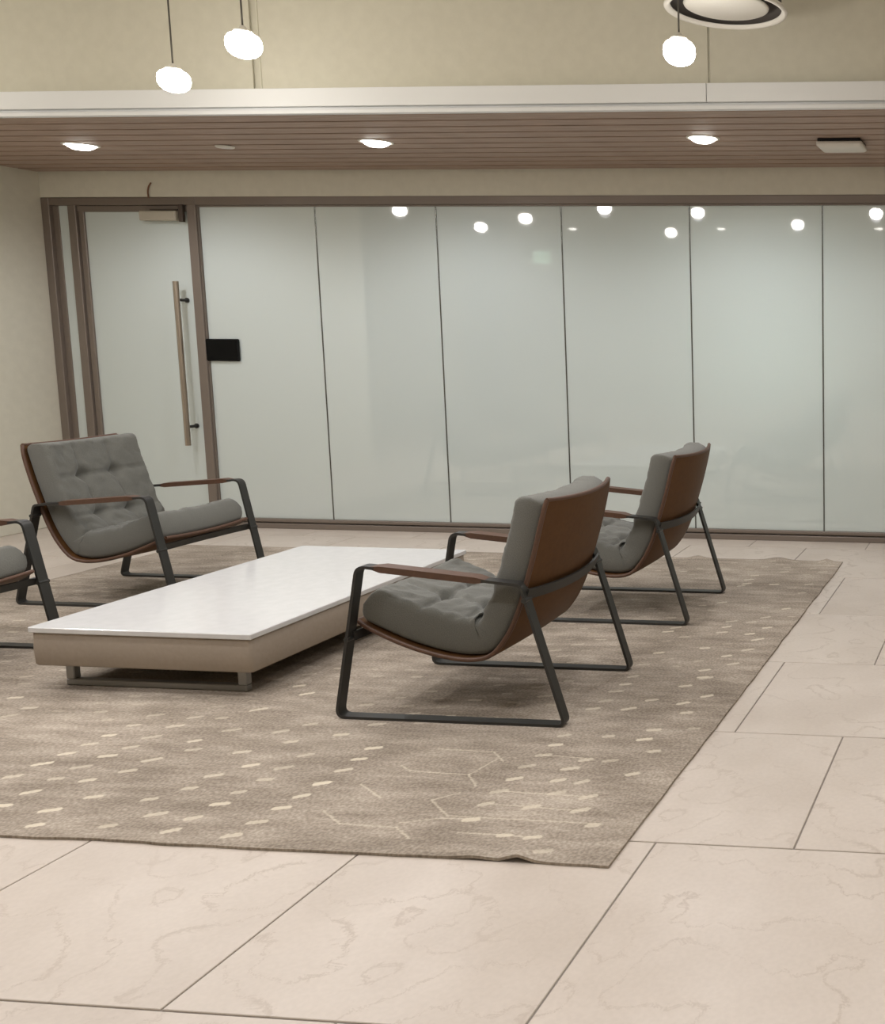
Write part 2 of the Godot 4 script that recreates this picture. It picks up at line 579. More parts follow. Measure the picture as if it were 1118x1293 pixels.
# ---------------------------------------------------------------- rug
func weave_mark(data: PackedByteArray, w: int, h: int, from: Vector2, to: Vector2, half: float, col: Vector3, strength: float, n: PackedByteArray) -> void:
	var pad := half + 2.0
	var x0 := maxi(0, int(minf(from.x, to.x) - pad))
	var x1 := mini(w - 1, int(maxf(from.x, to.x) + pad))
	var y0 := maxi(0, int(minf(from.y, to.y) - pad))
	var y1 := mini(h - 1, int(maxf(from.y, to.y) + pad))
	for y in range(y0, y1 + 1):
		for x in range(x0, x1 + 1):
			var q := Geometry2D.get_closest_point_to_segment(Vector2(x, y), from, to)
			var i := y * w + x
			var k := clampf((half + 0.8 + (n[i] / 255.0 - 0.5) * 1.8 - q.distance_to(Vector2(x, y))) / 1.6, 0.0, 1.0) * strength
			if k > 0.0:
				data[i * 3] = int(lerpf(data[i * 3], col.x, k))
				data[i * 3 + 1] = int(lerpf(data[i * 3 + 1], col.y, k))
				data[i * 3 + 2] = int(lerpf(data[i * 3 + 2], col.z, k))

func build_rug() -> void:
	var x0 := -5.30
	var x1 := -1.05
	var z0 := -5.775
	var z1 := -2.35
	var w := 2048
	var h := 1650
	var to_px := func(p: Vector2) -> Vector2: return Vector2((p.x - x0) / (x1 - x0) * w, (p.y - z0) / (z1 - z0) * h)
	# mottled, slightly streaky weave
	var n := FastNoiseLite.new()
	n.seed = 41
	n.noise_type = FastNoiseLite.TYPE_SIMPLEX_SMOOTH
	n.frequency = 0.011
	n.fractal_octaves = 5
	n.fractal_gain = 0.6
	var im := n.get_image(w / 2, h * 2)
	im.resize(w, h, Image.INTERPOLATE_CUBIC)
	im.convert(Image.FORMAT_L8)
	var streak := im.get_data()
	n.seed = 43
	n.frequency = 0.003
	n.fractal_octaves = 3
	var patch := bytes_of(n, w, h)
	n.seed = 44
	n.frequency = 0.16
	n.fractal_octaves = 2
	var grain := bytes_of(n, w, h)
	var data := PackedByteArray()
	data.resize(w * h * 3)
	var lo := Vector3(124, 113, 100)
	var hi := Vector3(186, 174, 159)
	for i in w * h:
		var t := 0.36 * streak[i] / 255.0 + 0.24 * patch[i] / 255.0 + 0.40 * grain[i] / 255.0
		var c := lo.lerp(hi, clampf((t - 0.25) * 2.0, 0.0, 1.0))
		data[i * 3] = int(c.x)
		data[i * 3 + 1] = int(c.y)
		data[i * 3 + 2] = int(c.z)
	var pale := Vector3(212, 201, 180)
	var rng := RandomNumberGenerator.new()
	rng.seed = 12
	# dashes where the photograph shows them, read off as pixels and laid on the floor
	var seen := PackedInt32Array([197,906,246,909,280,910,169,919,222,920,192,934,165,947,138,932,114,943,85,955,136,958,103,972,54,968,17,984,71,987,39,1004,5,1021,111,989,119,1010,162,977,192,963,244,950,246,939,293,925,306,953,317,970,270,983,240,999,302,1004,335,988,359,973,386,957,368,940,355,927,392,918,407,993,381,1009,356,1024,278,1019,198,1032,244,1037,189,1013,64,1027,45,1046,137,1047,216,1053,293,1059,325,1042,327,899,378,869,388,879,38,897,12,907,20,884,823,887,778,876,765,888,749,898,794,898,863,891,867,903,790,867,866,869,713,932,702,944,686,957,666,971,650,987,631,1003,614,1019,740,963,769,933,814,937,826,925,826,952,799,981,771,964,720,974,705,989,735,991,743,1010,733,1027,671,1023,703,1005,749,1046,673,1062,637,1059,595,1039,686,1080,434,976,408,992,454,962,472,948,431,931,476,918,832,827,844,800,854,795,800,857,888,858,953,729,946,734,943,739,936,742,991,724,1022,740,978,740,967,782,969,795,957,810,945,823,926,841,890,849,892,859,893,882,924,787,949,788,918,794,912,801,947,803,918,831,890,821,993,771,912,763,1013,751])
	var taken: Array[Vector2] = []
	for k in seen.size() / 2:
		var p := floor_at(seen[k * 2], seen[k * 2 + 1])
		taken.append(p)
		var half := rng.randf_range(0.011, 0.018)
		var tilt := rng.randf_range(0.2, 0.7)
		var d := Vector2(half, -half * tilt)
		weave_mark(data, w, h, to_px.call(p - d), to_px.call(p + d), 5.0, pale, rng.randf_range(0.45, 0.9), grain)
	for line in [[554,949,624,953,636,965],[507,970,519,977,592,982,628,962],[592,982,601,996],[456,994,481,1011],[545,1014,581,1005],[545,1014,565,1034],[409,1028,429,1044,501,1049,517,1063],[505,1043,557,1037,592,1038],[686,957,740,961],[637,1003,749,1010],[619,1019,740,1028],[565,1034,753,1044],[579,1055,642,1059,677,1062]]:
		for k in line.size() / 2 - 1:
			var a := floor_at(line[k * 2], line[k * 2 + 1])
			var b := floor_at(line[k * 2 + 2], line[k * 2 + 3])
			weave_mark(data, w, h, to_px.call(a), to_px.call(b), 1.6, pale, 0.5, grain)
	# the same motif carried over the rest of the weave
	var wob := FastNoiseLite.new()
	wob.seed = 9
	wob.frequency = 0.9
	var rows := int((z1 - z0) / 0.075)
	for r in rows:
		var z := z0 + 0.05 + r * 0.075
		var x := x0 + 0.06 + (0.075 if r % 2 else 0.0)
		while x < x1 - 0.05:
			var p := Vector2(x + wob.get_noise_2d(x, z) * 0.05, z + wob.get_noise_2d(z, x + 9.0) * 0.04)
			var show := wob.get_noise_2d(x * 1.3 + 40.0, z * 1.3)
			var free := true
			for q in taken:
				if p.distance_to(q) < 0.10:
					free = false
			if p.y > -3.05 and p.x > -3.0 and p.x < -1.9 + 0.3 * sin(p.y * 9.0):
				free = false
			if p.y > -3.1:
				free = false
			if free and show > -0.12:
				var half := rng.randf_range(0.010, 0.018)
				var d := Vector2(half, -half * rng.randf_range(0.0, 0.5))
				weave_mark(data, w, h, to_px.call(p - d), to_px.call(p + d), 4.4, pale, rng.randf_range(0.12, 0.5), grain)
			x += 0.15
	var m := mat("rug_weave", Color.WHITE, 0.95, 0.0, 0.3)
	m.albedo_texture = ImageTexture.create_from_image(Image.create_from_data(w, h, false, Image.FORMAT_RGB8, data))
	m.heightmap_enabled = true
	m.heightmap_scale = 0.35
	m.heightmap_texture = ImageTexture.create_from_image(Image.create_from_data(w, h, false, Image.FORMAT_L8, streak))
	# the mesh: a thin slab, its front corner and back edge lifted in small waves
	var nx := 170
	var nz := 120
	var st := SurfaceTool.new()
	st.begin(Mesh.PRIMITIVE_TRIANGLES)
	var top := []
	for i in nz + 1:
		var row := []
		for j in nx + 1:
			var x := lerpf(x0, x1, float(j) / nx)
			var z := lerpf(z0, z1, float(i) / nz)
			var y := RUG_TOP
			y += 0.016 * exp(-pow((x + 1.30) / 0.035, 2) - pow((z - z1) / 0.07, 2))
			y += 0.006 * exp(-pow((x + 1.42) / 0.05, 2) - pow((z - z1) / 0.06, 2))
			for b in [[-1.95, 0.05], [-1.45, 0.07], [-1.15, 0.03]]:
				y += 0.016 * exp(-pow((x - b[0]) / b[1], 2) - pow((z - z0) / 0.05, 2))
			var edge := minf(minf(j, nx - j), minf(i, nz - i))
			x += wob.get_noise_2d(z * 3.0, 4.0) * 0.006 if j == 0 or j == nx else 0.0
			z += wob.get_noise_2d(x * 3.0, 8.0) * 0.008 if i == 0 or i == nz else 0.0
			if edge == 0:
				y -= 0.002
			row.append(Vector3(x, y, z))
		top.append(row)
	st.set_smooth_group(1)
	var emit := func(p: Vector3):
		st.set_uv(Vector2((p.x - x0) / (x1 - x0), (p.z - z0) / (z1 - z0)))
		st.add_vertex(p)
	for i in nz:
		for j in nx:
			for p in [top[i][j], top[i][j + 1], top[i + 1][j + 1], top[i][j], top[i + 1][j + 1], top[i + 1][j]]:
				emit.call(p)
	st.set_smooth_group(2)
	var rim := []
	for j in nx:
		rim.append(top[0][j])
	for i in nz:
		rim.append(top[i][nx])
	for j in nx:
		rim.append(top[nz][nx - j])
	for i in nz:
		rim.append(top[nz - i][0])
	for k in rim.size():
		var a: Vector3 = rim[k]
		var b: Vector3 = rim[(k + 1) % rim.size()]
		var la := Vector3(a.x, maxf(0.0005, a.y - 0.0085), a.z)
		var lb := Vector3(b.x, maxf(0.0005, b.y - 0.0085), b.z)
		for p in [b, a, la, b, la, lb]:
			emit.call(p)
	st.generate_normals()
	st.index()
	var o := put("area_rug", st.commit(), m)
	tag(o, "large taupe woven area rug with pale dashes under the seating", "rug")

# ---------------------------------------------------------------- lounge chairs
# side view of the leather shell: (forward, up), front lip to top of the back
var shell_line := [Vector2(0.362, 0.340), Vector2(0.276, 0.300), Vector2(0.159, 0.254), Vector2(0.028, 0.221), Vector2(-0.075, 0.214), Vector2(-0.148, 0.236), Vector2(-0.207, 0.305), Vector2(-0.250, 0.390), Vector2(-0.284, 0.490), Vector2(-0.322, 0.616), Vector2(-0.351, 0.729), Vector2(-0.367, 0.796)]

func shell_point(line: Array, t: float, v: float, off: float) -> Vector3:
	var p := along(line, t)
	var a := along(line, t - 0.01)
	var b := along(line, t + 0.01)
	var n := Vector2(-(b - a).y, (b - a).x).normalized()      # to the back and underneath for a line that runs front to top
	n = -n
	var bulge := 0.042 * smoothstep(0.35, 0.85, t) + 0.012 * (1.0 - smoothstep(0.0, 0.5, t))
	p -= n * (bulge * (1.0 - v * v) - off)
	return Vector3(p.x, p.y, 0)

func shell_mesh() -> ArrayMesh:
	var st := begin()
	var line := smooth_curve(shell_line, 6)
	var half := 0.268
	var nu := 48
	var nv := 16
	var outer := []
	var inner := []
	for i in nu + 1:
		var ro := []
		var ri := []
		for j in nv + 1:
			var v := lerpf(-1.0, 1.0, float(j) / nv)
			var t := float(i) / nu
			# the corners of the top and of the front lip are slightly rounded
			var trim := 1.0 - 0.05 * pow(absf(t - 0.5) * 2.0, 14.0)
			var z := v * half * trim
			ro.append(shell_point(line, t, v, 0.0) + Vector3(0, 0, z))
			ri.append(shell_point(line, t, v, 0.014) + Vector3(0, 0, z))
		outer.append(ro)
		inner.append(ri)
	add_grid(st, outer, false, 1)
	add_grid(st, inner, true, 2)
	for i in nu:
		for e in [[0, false], [nv, true]]:
			var j: int = e[0]
			add_grid(st, [[outer[i][j], inner[i][j]], [outer[i + 1][j], inner[i + 1][j]]], not e[1], 3)
	for e in [[0, false], [nu, true]]:
		add_grid(st, [outer[e[0]], inner[e[0]]], e[1], 4)
	return done(st)

# stitched edge round the shell
func shell_piping() -> ArrayMesh:
	var st := begin()
	var line := smooth_curve(shell_line, 6)
	for s in [-1.0, 1.0]:
		var path := []
		for i in 45:
			var t := i / 44.0
			var trim := 1.0 - 0.05 * pow(absf(t - 0.5) * 2.0, 14.0)
			path.append(shell_point(line, t, s, 0.007) + Vector3(0, 0, s * (0.268 * trim + 0.001)))
		add_tube(st, path, 0.0085, 8)
	for t in [0.0, 1.0]:
		var path := []
		for j in 17:
			var v := lerpf(-1.0, 1.0, j / 16.0)
			path.append(shell_point(line, t, v, 0.007) + Vector3(0, 0, v * 0.268 * 0.95))
		add_tube(st, path, 0.0085, 8)
	return done(st)

# a tufted pad lying on the shell between two shares of its length
func cushion_mesh(t0: float, t1: float, thick: float, half: float, sd: int, rows: Array, cols: Array) -> ArrayMesh:
	var st := begin()
	var line := smooth_curve(shell_line, 6)
	var n := FastNoiseLite.new()
	n.seed = sd
	n.frequency = 6.0
	var nu := 56
	var nv := 60
	var top := []
	var low := []
	var length := 0.0
	for i in 20:
		length += along(line, lerpf(t0, t1, i / 20.0)).distance_to(along(line, lerpf(t0, t1, (i + 1) / 20.0)))
	for i in nu + 1:
		var rt := []
		var rl := []
		# denser near the edges
		var u := 0.5 - 0.5 * cos(PI * lerpf(0.12, 0.88, float(i) / nu)) 
		u = inverse_lerp(0.5 - 0.5 * cos(PI * 0.12), 0.5 - 0.5 * cos(PI * 0.88), u)
		for j in nv + 1:
			var v := 0.5 - 0.5 * cos(PI * lerpf(0.12, 0.88, float(j) / nv))
			v = inverse_lerp(0.5 - 0.5 * cos(PI * 0.12), 0.5 - 0.5 * cos(PI * 0.88), v)
			var du := minf(u, 1.0 - u) * length
			var dv := minf(v, 1.0 - v) * 2.0 * half
			var r := 0.036
			var a := 1.0 - clampf(du / r, 0.0, 1.0)
			var b := 1.0 - clampf(dv / r, 0.0, 1.0)
			var e := pow(maxf(0.0, 1.0 - pow(a, 2.8)), 0.36) * pow(maxf(0.0, 1.0 - pow(b, 2.8)), 0.36)
			var h := thick * (0.93 + 0.07 * sin(PI * u) * sin(PI * v) * 2.0)
			# buttons pulled in, and the seams that run between them
			var dip := 0.0
			for q in rows:
				var seam := absf(u - q) * length
				dip += 0.012 * exp(-pow(seam / 0.011, 2)) * smoothstep(0.0, 0.05, dv)
				for c in cols:
					var d := Vector2((u - q) * length, (v - c) * 2.0 * half).length()
					dip += 0.032 * exp(-pow(d / 0.034, 2))
			for c in cols:
				var seam := absf(v - c) * 2.0 * half
				dip += 0.012 * exp(-pow(seam / 0.011, 2)) * smoothstep(0.0, 0.05, du)
			var z := (v * 2.0 - 1.0) * half
			var vv := z / 0.268
			h += n.get_noise_2d(u * 1.0, v * 1.0) * 0.010
			var t := lerpf(t0, t1, u)
			var mid := 0.016 + thick * 0.42
			rt.append(shell_point(line, t, vv, mid + (h - thick * 0.42 - dip) * e) + Vector3(0, 0, z))
			rl.append(shell_point(line, t, vv, mid - (thick * 0.42) * e) + Vector3(0, 0, z))
		top.append(rt)
		low.append(rl)
	add_grid(st, top, true, 1)
	add_grid(st, low, false, 1)
	return done(st)

func frame_path(z: float) -> Array:
	var out := []
	for p in rounded([[Vector2(-0.420, 0.005), 0.022], [Vector2(0.424, 0.005), 0.03], [Vector2(0.316, 0.557), 0.035], [Vector2(-0.276, 0.506), 0.022]]):
		out.append(Vector3(p.x, p.y, z))
	return out

func make_chair(label: String) -> Node3D:
	var c := thing("lounge_chair", label, "chair", Vector3.ZERO, 0.0, "lounge chairs round the white table")
	put("seat_shell", shell_mesh(), M.brown_leather, c)
	var shell: Node = c.get_child(0)
	put("piping", shell_piping(), M.leather_edge, shell)
	var rows := [0.36, 0.70]
	var cols := [0.33, 0.67]
	var seat := put("seat_cushion", cushion_mesh(0.0, 0.515, 0.145, 0.262, 3, rows, cols), M.grey_fabric, c)
	var back := put("back_cushion", cushion_mesh(0.43, 0.995, 0.125, 0.262, 7, rows, cols), M.grey_fabric, c)
	for s in [-1, 1]:
		var z: float = 0.288 * s
		var st := begin()
		add_ribbon(st, frame_path(z), Vector3(0, 0, 1), 0.021, 0.005, true)
		var fr := put("side_frame", done(st), M.dark_metal, c)
		# leather sleeve on the arm
		var a := Vector3(0.262, 0.5525, z)
		var b := Vector3(-0.150, 0.517, z)
		var path := []
		for k in 13:
			path.append(a.lerp(b, k / 12.0))
		var st2 := begin()
		add_ribbon(st2, path, Vector3(0, 0, 1), 0.0245, 0.0115, false, 0.45)
		put("arm_pad", done(st2), M.leather_edge, fr)
		for q in [Vector2(0.366, 0.292), Vector2(-0.291, 0.452)]:
			var st3 := begin()
			add_tube(st3, [Vector3(q.x, q.y, z - 0.022 * s), Vector3(q.x, q.y, z + 0.0245 * s)], 0.009, 12)
			put("bolt", done(st3), M.dark_metal, fr)
	# flat bars that join the two frames: one under the front lip, one bowed round the back
	var st4 := begin()
	add_ribbon(st4, [Vector3(0.352, 0.300, -0.288), Vector3(0.346, 0.300, -0.14), Vector3(0.344, 0.300, 0.0), Vector3(0.346, 0.300, 0.14), Vector3(0.352, 0.300, 0.288)], Vector3(0.28, 0.96, 0).normalized(), 0.016, 0.004, false)
	put("front_crossbar", done(st4), M.dark_metal, c)
	var bow := []
	for k in 15:
		var v := lerpf(-1.0, 1.0, k / 14.0)
		bow.append(Vector3(-0.292 - 0.040 * (1.0 - v * v), 0.470 - 0.008 * (1.0 - v * v), 0.288 * v))
	var st5 := begin()
	add_ribbon(st5, bow, Vector3(-0.30, 0.954, 0).normalized(), 0.019, 0.004, false)
	put("rear_crossbar", done(st5), M.dark_metal, c)
	return c

func build_chairs() -> void:
	var first := make_chair("brown leather-backed lounge chair beside the curled front corner of the rug")
	first.position = Vector3(-1.99, RUG_TOP, -3.50)
	first.rotation.y = PI
	var spots := [
		[Vector3(-1.965, RUG_TOP, -4.705), PI, "brown leather-backed lounge chair standing closest to the frosted glass panes"],
		[Vector3(-4.560, RUG_TOP, -4.710), 0.0, "grey tufted lounge chair standing in front of the glass door"],
		[Vector3(-4.540, RUG_TOP, -3.520), 0.0, "grey tufted lounge chair facing the one by the rug's curled corner"]]
	for s in spots:
		var c: Node3D = first.duplicate()
		c.name = numbered("lounge_chair")
		add_child(c)
		c.position = s[0]
		c.rotation.y = s[1]
		c.set_meta("label", s[2])

# ---------------------------------------------------------------- low table
func build_table() -> void:
	var x0 := -3.738
	var x1 := -2.840
	var z0 := -4.775
	var z1 := -3.335
	var mid := Vector3((x0 + x1) / 2.0, RUG_TOP, (z0 + z1) / 2.0)
	var t := thing("coffee_table", "long low table with white stone top and taupe padded base", "table", mid)
	var w := x1 - x0
	var l := z1 - z0
	var st := begin()
	add_box(st, Vector3(0, 0.239, 0), Vector3(w, 0.022, l), 0.003)
	put("table_top", done(st), M.quartz_white, t)
	# padded base with softly rounded corners
	var st2 := begin()
	var g := []
	var out := rounded([[Vector2(-w / 2 + 0.007, -l / 2 + 0.007), 0.014], [Vector2(w / 2 - 0.007, -l / 2 + 0.007), 0.014], [Vector2(w / 2 - 0.007, l / 2 - 0.007), 0.014], [Vector2(-w / 2 + 0.007, l / 2 - 0.007), 0.014]], 8)
	for q in [[0.098, -0.03], [0.096, -0.012], [0.099, -0.004], [0.106, 0.0], [0.16, 0.002], [0.222, 0.0], [0.227, -0.003], [0.2275, -0.02]]:
		var row := []
		for i in out.size() + 1:
			var p: Vector2 = out[i % out.size()]
			row.append(Vector3(p.x + signf(p.x) * q[1], q[0], p.y + signf(p.y) * q[1]))
		g.append(row)
	add_grid(st2, g, true, 1)
	quad(st2, Vector3(-w / 2 + 0.04, 0.098, -l / 2 + 0.04), Vector3(w / 2 - 0.04, 0.098, -l / 2 + 0.04), Vector3(w / 2 - 0.04, 0.098, l / 2 - 0.04), Vector3(-w / 2 + 0.04, 0.098, l / 2 - 0.04), Vector3(0, 0.2, 0))
	put("padded_base", done(st2), M.taupe_leather, t)
	for s in [-1, 1]:
		var z: float = s * (l / 2.0 - 0.085)
		var st3 := begin()
		add_box(st3, Vector3(-0.012, 0.0125, z), Vector3(w - 0.155, 0.025, 0.03), 0.003)
		for sx in [-1, 1]:
			add_box(st3, Vector3(sx * (w / 2 - 0.0775 - 0.017) - 0.012, 0.0625, z), Vector3(0.034, 0.075, 0.03), 0.003)
		put("leg_frame", done(st3), M.table_leg_metal, t)

# ---------------------------------------------------------------- lamps and other ceiling fittings
func omni(parent: Node3D, at: Vector3, energy: float, size: float) -> void:
	var l := OmniLight3D.new()
	l.name = "lamp_light"
	l.light_color = LAMP_COLOUR
	l.light_energy = energy
	l.light_size = size
	l.omni_range = 30.0
	l.omni_attenuation = 2.0
	l.shadow_enabled = true
	l.position = at
	parent.add_child(l, true)

func spot(parent: Node3D, at: Vector3, energy: float, angle: float, size: float) -> void:
	var l := SpotLight3D.new()
	l.name = "lamp_light"
	l.light_color = LAMP_COLOUR
	l.light_energy = energy
	l.light_size = size
	l.spot_range = 30.0
	l.spot_attenuation = 2.0
	l.spot_angle = angle
	l.spot_angle_attenuation = 0.6
	l.shadow_enabled = true
	l.position = at
	l.rotation.x = -PI / 2
	parent.add_child(l, true)

func build_ceiling_fittings() -> void:
	# pendants: the three in view, those the glass mirrors, and the rest of the scatter to the right
	var bowl := lathe([Vector2(0.0, -0.052), Vector2(0.022, -0.050), Vector2(0.042, -0.042), Vector2(0.056, -0.029), Vector2(0.0635, -0.012), Vector2(0.065, 0.006), Vector2(0.062, 0.024), Vector2(0.052, 0.038), Vector2(0.034, 0.047), Vector2(0.016, 0.050), Vector2(0.0, 0.050)], 32)
	var cap := lathe([Vector2(0.0, 0.047), Vector2(0.034, 0.046), Vector2(0.030, 0.054), Vector2(0.016, 0.058), Vector2(0.008, 0.072), Vector2(0.0, 0.072)], 24)
	var top := Y_CEILING
	var canopy := lathe([Vector2(0.0, -0.02), Vector2(0.05, -0.02), Vector2(0.055, -0.016), Vector2(0.055, 0.0), Vector2(0.0, 0.0)], 24)
	var lamps := [
		[Vector3(-3.699, 2.462, -4.15), "round opal pendant lamp on a long cord, lowest before the bulkhead"],
		[Vector3(-3.000, 2.476, -3.70), "round opal pendant lamp hanging in front of the bulkhead's double joint"],
		[Vector3(-1.317, 2.453, -3.80), "round opal pendant lamp hanging beside the round air diffuser"],
		[Vector3(-5.67, 2.46, -4.05), "opal pendant lamp mirrored alone in the second glass pane from the door"],
		[Vector3(-5.71, 2.46, -2.62), "opal pendant lamp mirrored over the curved white trim's reflection"],
		[Vector3(-4.81, 2.46, -3.41), "opal pendant lamp mirrored above the exit sign's reflection"],
		[Vector3(-3.86, 2.46, -2.03), "opal pendant lamp mirrored lowest, beside the fourth glazing joint"],
		[Vector3(-2.26, 2.46, -2.82), "opal pendant lamp mirrored near the fifth glazing joint from the door"]]
	for d in lamps:
		var t := thing("pendant_lamp", d[1], "pendant lamp", d[0], 0.0, "opal pendant lamps over the seating")
		put("lamp_bowl", bowl, M.opal_glow, t).scale = Vector3(0.93, 0.95, 0.93)
		put("cap", cap, M.plate_white, t)
		var st := begin()
		add_tube(st, [Vector3(0, 0.07, 0), Vector3(0, top - d[0].y - 0.018, 0)], 0.0035, 8)
		put("cord", done(st), M.cord, t)
		put("canopy", canopy, M.plate_white, t, Vector3(0, top - d[0].y, 0))
		spot(t, Vector3(0, -0.03, 0), PENDANT_ENERGY, 86.0, 0.05)
	# recessed downlights in the slats
	var ring := lathe([Vector2(0.070, 0.012), Vector2(0.072, -0.003), Vector2(0.080, -0.006), Vector2(0.089, -0.004), Vector2(0.090, 0.0)], 36)
	var glass := lathe([Vector2(0.0, -0.030), Vector2(0.040, -0.026), Vector2(0.062, -0.014), Vector2(0.071, 0.0), Vector2(0.071, 0.006), Vector2(0.0, 0.006)], 36)
	var place := [[Vector3(-5.455, Y_SOFFIT, -5.438), "lit recessed downlight in the wood slats above the glass door"], [Vector3(-3.638, Y_SOFFIT, -5.412), "lit recessed downlight in the wood slats between two other downlights"], [Vector3(-1.741, Y_SOFFIT, -5.374), "lit recessed downlight in the wood slats beside the white access point"], [Vector3(0.15, Y_SOFFIT, -5.40), "recessed downlight in the wood slats beyond the white access point"]]
	for d in place:
		var t := thing("downlight", d[1], "downlight", d[0], 0.0, "downlights in the slatted soffit")
		put("trim_ring", ring, M.plate_white, t)
		put("lamp_lens", glass, M.downlight_glow, t)
		spot(t, Vector3(0, -0.04, 0), DOWN_ENERGY, 84.0, 0.07)
	for d in [Vector2(-7.4, 3.2), Vector2(-4.9, 3.2), Vector2(-2.3, 3.2), Vector2(0.6, 3.2), Vector2(-6.4, -1.7), Vector2(-4.2, -1.7), Vector2(-2.0, -1.7), Vector2(0.2, -1.7), Vector2(2.2, -1.7), Vector2(0.6, 1.0), Vector2(2.2, 1.0), Vector2(2.3, 3.2), Vector2(-5.3, -2.8), Vector2(-3.1, -2.8), Vector2(-0.9, -2.8), Vector2(1.3, -2.8)]:  # three mirrored downlights, the rest added out of view to light the room
		var label := "added flush ceiling downlight, out of view, that lights the lobby"
		if d.y > 3.0 and d.x < -2.0:
			label = "flush ceiling downlight mirrored beside the %s" % ("exit sign's reflection" if d.x < -7.0 else "fourth glazing joint from the door" if d.x < -4.0 else "fifth glazing joint from the door")
		var t := thing("downlight", label, "downlight", Vector3(d.x, Y_CEILING, d.y), 0.0, "downlights in the lobby ceiling")
		put("trim_ring", ring, M.plate_white, t)
		put("lamp_lens", glass, M.downlight_glow, t)
		spot(t, Vector3(0, -0.04, 0), DOWN_ENERGY * (3.2 if d.y > 0.0 else 1.15), 60.0, 0.07)
	# round air diffuser on its duct
	var a := thing("air_diffuser", "round white ceiling air diffuser with dark ring gap beside a pendant", "air diffuser", Vector3(-1.227, 2.70, -4.125))
	put("outer_cone", lathe([Vector2(0.224, 0.016), Vector2(0.229, 0.003), Vector2(0.238, 0.0), Vector2(0.248, 0.003), Vector2(0.250, 0.010), Vector2(0.240, 0.022), Vector2(0.224, 0.030)], 48), M.plate_white, a)
	put("inner_plate", lathe([Vector2(0.0, 0.014), Vector2(0.160, 0.014), Vector2(0.170, 0.018), Vector2(0.173, 0.024), Vector2(0.0, 0.032)], 48), M.plate_white, a)
	put("neck", lathe([Vector2(0.0, 0.10), Vector2(0.222, 0.10), Vector2(0.224, 0.018), Vector2(0.228, 0.35), Vector2(0.0, 0.35)], 48), M.duct_shade, a)
	var st9 := begin()
	add_tube(st9, [Vector3(0, 0.024, 0), Vector3(0, 0.105, 0)], 0.012, 10)
	put("stem", done(st9), M.duct_shade, a)
	# flat white box on the slats
	var ap := thing("access_point", "flat white box with dark mount fixed under the wood slats", "access point", Vector3(-0.998, Y_SOFFIT, -5.50))
	put("housing", lathe_square(0.125, 0.10, 0.032, 0.016), M.plate_white, ap)
	put("mount", span(-0.118, 0.118, -0.018, 0.0, -0.10, 0.10, 0.003), M.black_plastic, ap)
	var sp := thing("sprinkler_cover", "small white round sprinkler cover plate between lit downlights", "sprinkler", Vector3(-4.614, Y_SOFFIT, -5.494))
	put("cover_plate", lathe([Vector2(0.0, -0.012), Vector2(0.044, -0.012), Vector2(0.048, -0.008), Vector2(0.048, -0.004), Vector2(0.03, 0.0), Vector2(0.0, 0.0)], 28), M.plate_white, sp)

# a flat square housing whose underside curves up to its edges
func lathe_square(hx: float, hz: float, depth: float, r: float) -> ArrayMesh:
	var st := begin()
	var g := []
	for q in [[-0.018, 0.012], [-0.018, 0.0], [-0.018 - depth * 0.6, 0.0], [-0.018 - depth * 0.85, 0.010], [-0.018 - depth, 0.035], [-0.018 - depth, 0.09]]:
		var row := []
		var out := rounded([[Vector2(-hx + q[1], -hz + q[1]), r], [Vector2(hx - q[1], -hz + q[1]), r], [Vector2(hx - q[1], hz - q[1]), r], [Vector2(-hx + q[1], hz - q[1]), r]] if q[1] < 0.08 else [[Vector2(-0.02, -0.005), 0.002], [Vector2(0.02, -0.005), 0.002], [Vector2(0.02, 0.005), 0.002], [Vector2(-0.02, 0.005), 0.002]], 5)
		for i in out.size() + 1:
			var p: Vector2 = out[i % out.size()]
			row.append(Vector3(p.x, q[0], p.y))
		g.append(row)
	add_grid(st, g, false, 1)
	quad(st, g[5][0], g[5][6], g[5][12], g[5][18], Vector3.ZERO)
	return done(st)

func build_small_things() -> void:
	var t := thing("room_panel", "black touch panel fixed on the glass beside the door post", "touch panel", Vector3(-5.476, 1.237, Z_GLASS))
	put("housing", span(-0.121, 0.121, -0.076, 0.076, 0.0, 0.022, 0.006), M.black_plastic, t)
	put("screen", span(-0.113, 0.113, -0.068, 0.068, 0.022, 0.0235, 0.001), M.screen_glass, t)
	var st := begin()
	var path := []
	for p in smooth_curve([Vector2(-5.912, 2.262), Vector2(-5.914, 2.30), Vector2(-5.905, 2.335), Vector2(-5.886, 2.362)], 6):
		path.append(Vector3(p.x, p.y, Z_FRAME + 0.008))
	add_tube(st, path, 0.0045, 8)
	var w := put("loose_wire", done(st), M.wire)
	tag(w, "short loose brown wire sticking up above the door frame", "wire")

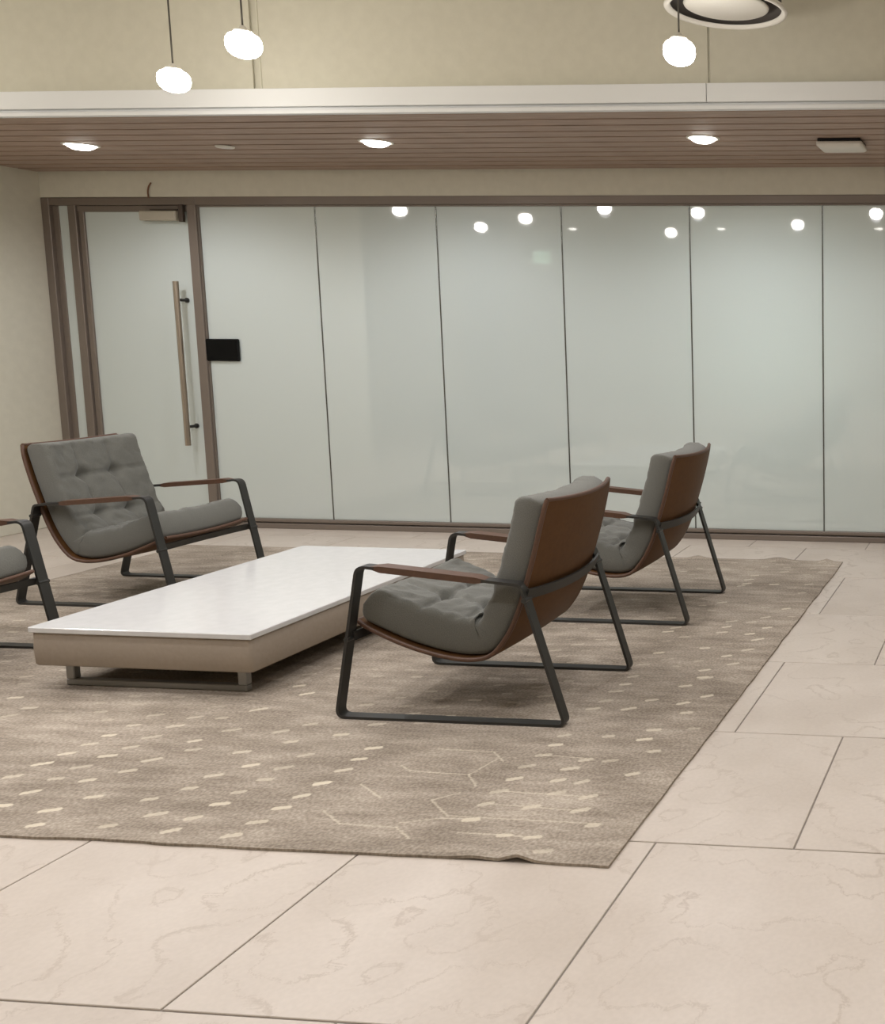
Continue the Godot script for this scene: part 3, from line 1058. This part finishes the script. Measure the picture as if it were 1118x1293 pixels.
# ---------------------------------------------------------------- what the glass mirrors, and the room behind it
func build_behind() -> void:
	# room behind the frosted panes
	struct("wall_room_back", span(-7.0, X_RIGHT, 0.0, 3.05, -9.4, -9.25, 0.001), M.wall_paint)
	struct("wall_room_left", span(-7.0, -6.86, 0.0, 3.05, -9.4, -6.46, 0.001), M.wall_paint)
	struct("wall_room_right", span(X_RIGHT, X_RIGHT + 0.15, 0.0, 3.05, -9.4, -6.46, 0.001), M.wall_paint)
	struct("ceiling_room", span(-7.0, X_RIGHT + 0.15, 2.7, 2.85, -9.4, -6.46, 0.001), M.ceiling_paint)
	struct("floor_room", span(-7.0, X_RIGHT + 0.15, -0.15, 0.0, -9.4, -6.46, 0.001), M.taupe_leather)
	var l := thing("globe_lamp", "globe floor lamp glowing softly behind the frosted glass pane", "lamp", Vector3(-1.62, 0, -7.15))
	put("lamp_globe", lathe([Vector2(0.0, -0.12), Vector2(0.05, -0.109), Vector2(0.09, -0.079), Vector2(0.115, -0.034), Vector2(0.12, 0.0), Vector2(0.115, 0.034), Vector2(0.09, 0.079), Vector2(0.05, 0.109), Vector2(0.0, 0.12)], 28), M.opal_glow, l, Vector3(0, 1.28, 0))
	var st := begin()
	add_tube(st, [Vector3(0, 0.01, 0), Vector3(0, 1.17, 0)], 0.012, 10)
	put("pole", done(st), M.dark_metal, l)
	put("base", lathe([Vector2(0.0, 0.02), Vector2(0.13, 0.018), Vector2(0.14, 0.0), Vector2(0.0, 0.0)], 28), M.dark_metal, l)
	omni(l, Vector3(0, 1.28, 0), 1.5, 0.1)
	# curved white ceiling trim
	var arc := []
	for k in 25:
		var a := deg_to_rad(lerpf(75.0, 205.0, k / 24.0))
		arc.append(Vector3(-6.2 + 1.25 * cos(a), 2.99, 0.0 + 1.2 * sin(a)))
	var st2 := begin()
	add_ribbon(st2, arc, Vector3.UP, 0.06, 0.05, false)
	struct("trim_2", done(st2), mat("bright_white_paint", rgb(244, 244, 242), 0.5))
	# exit sign hung from the ceiling
	var e := thing("exit_sign", "hanging exit sign with green letters, mirrored in the glass", "exit sign", Vector3(-6.50, 2.36, 0.30))
	put("housing", span(-0.125, 0.125, -0.09, 0.09, -0.018, 0.018, 0.004), M.plate_white, e)
	put("sign_face", span(-0.118, 0.118, -0.083, 0.083, -0.0195, -0.018, 0.0005), M.exit_face, e)
	var tm := TextMesh.new()
	tm.text = "EXIT"
	tm.font_size = 32
	tm.pixel_size = 0.0027
	tm.depth = 0.004
	var sf := SystemFont.new()
	sf.font_names = PackedStringArray(["Droid Sans"])
	sf.font_weight = 700
	tm.font = sf
	var tx := put("sign_lettering", tm, M.exit_green, e, Vector3(0, 0, -0.021))
	tx.rotation.y = PI
	var st3 := begin()
	add_tube(st3, [Vector3(0, 0.09, 0), Vector3(0, Y_CEILING - 2.36, 0)], 0.008, 10)
	put("stem", done(st3), M.plate_white, e)
	var c := thing("column", "plain dark grey square column, mirrored faintly in the glass", "column", Vector3(-8.0, 0, 1.5))
	put("shaft", span(-0.23, 0.23, 0.0, Y_CEILING, -0.2, 0.2, 0.01), M.column_paint, c)
	put("plinth", span(-0.25, 0.25, 0.0, 0.10, -0.22, 0.22, 0.006), M.bronze_dark, c)
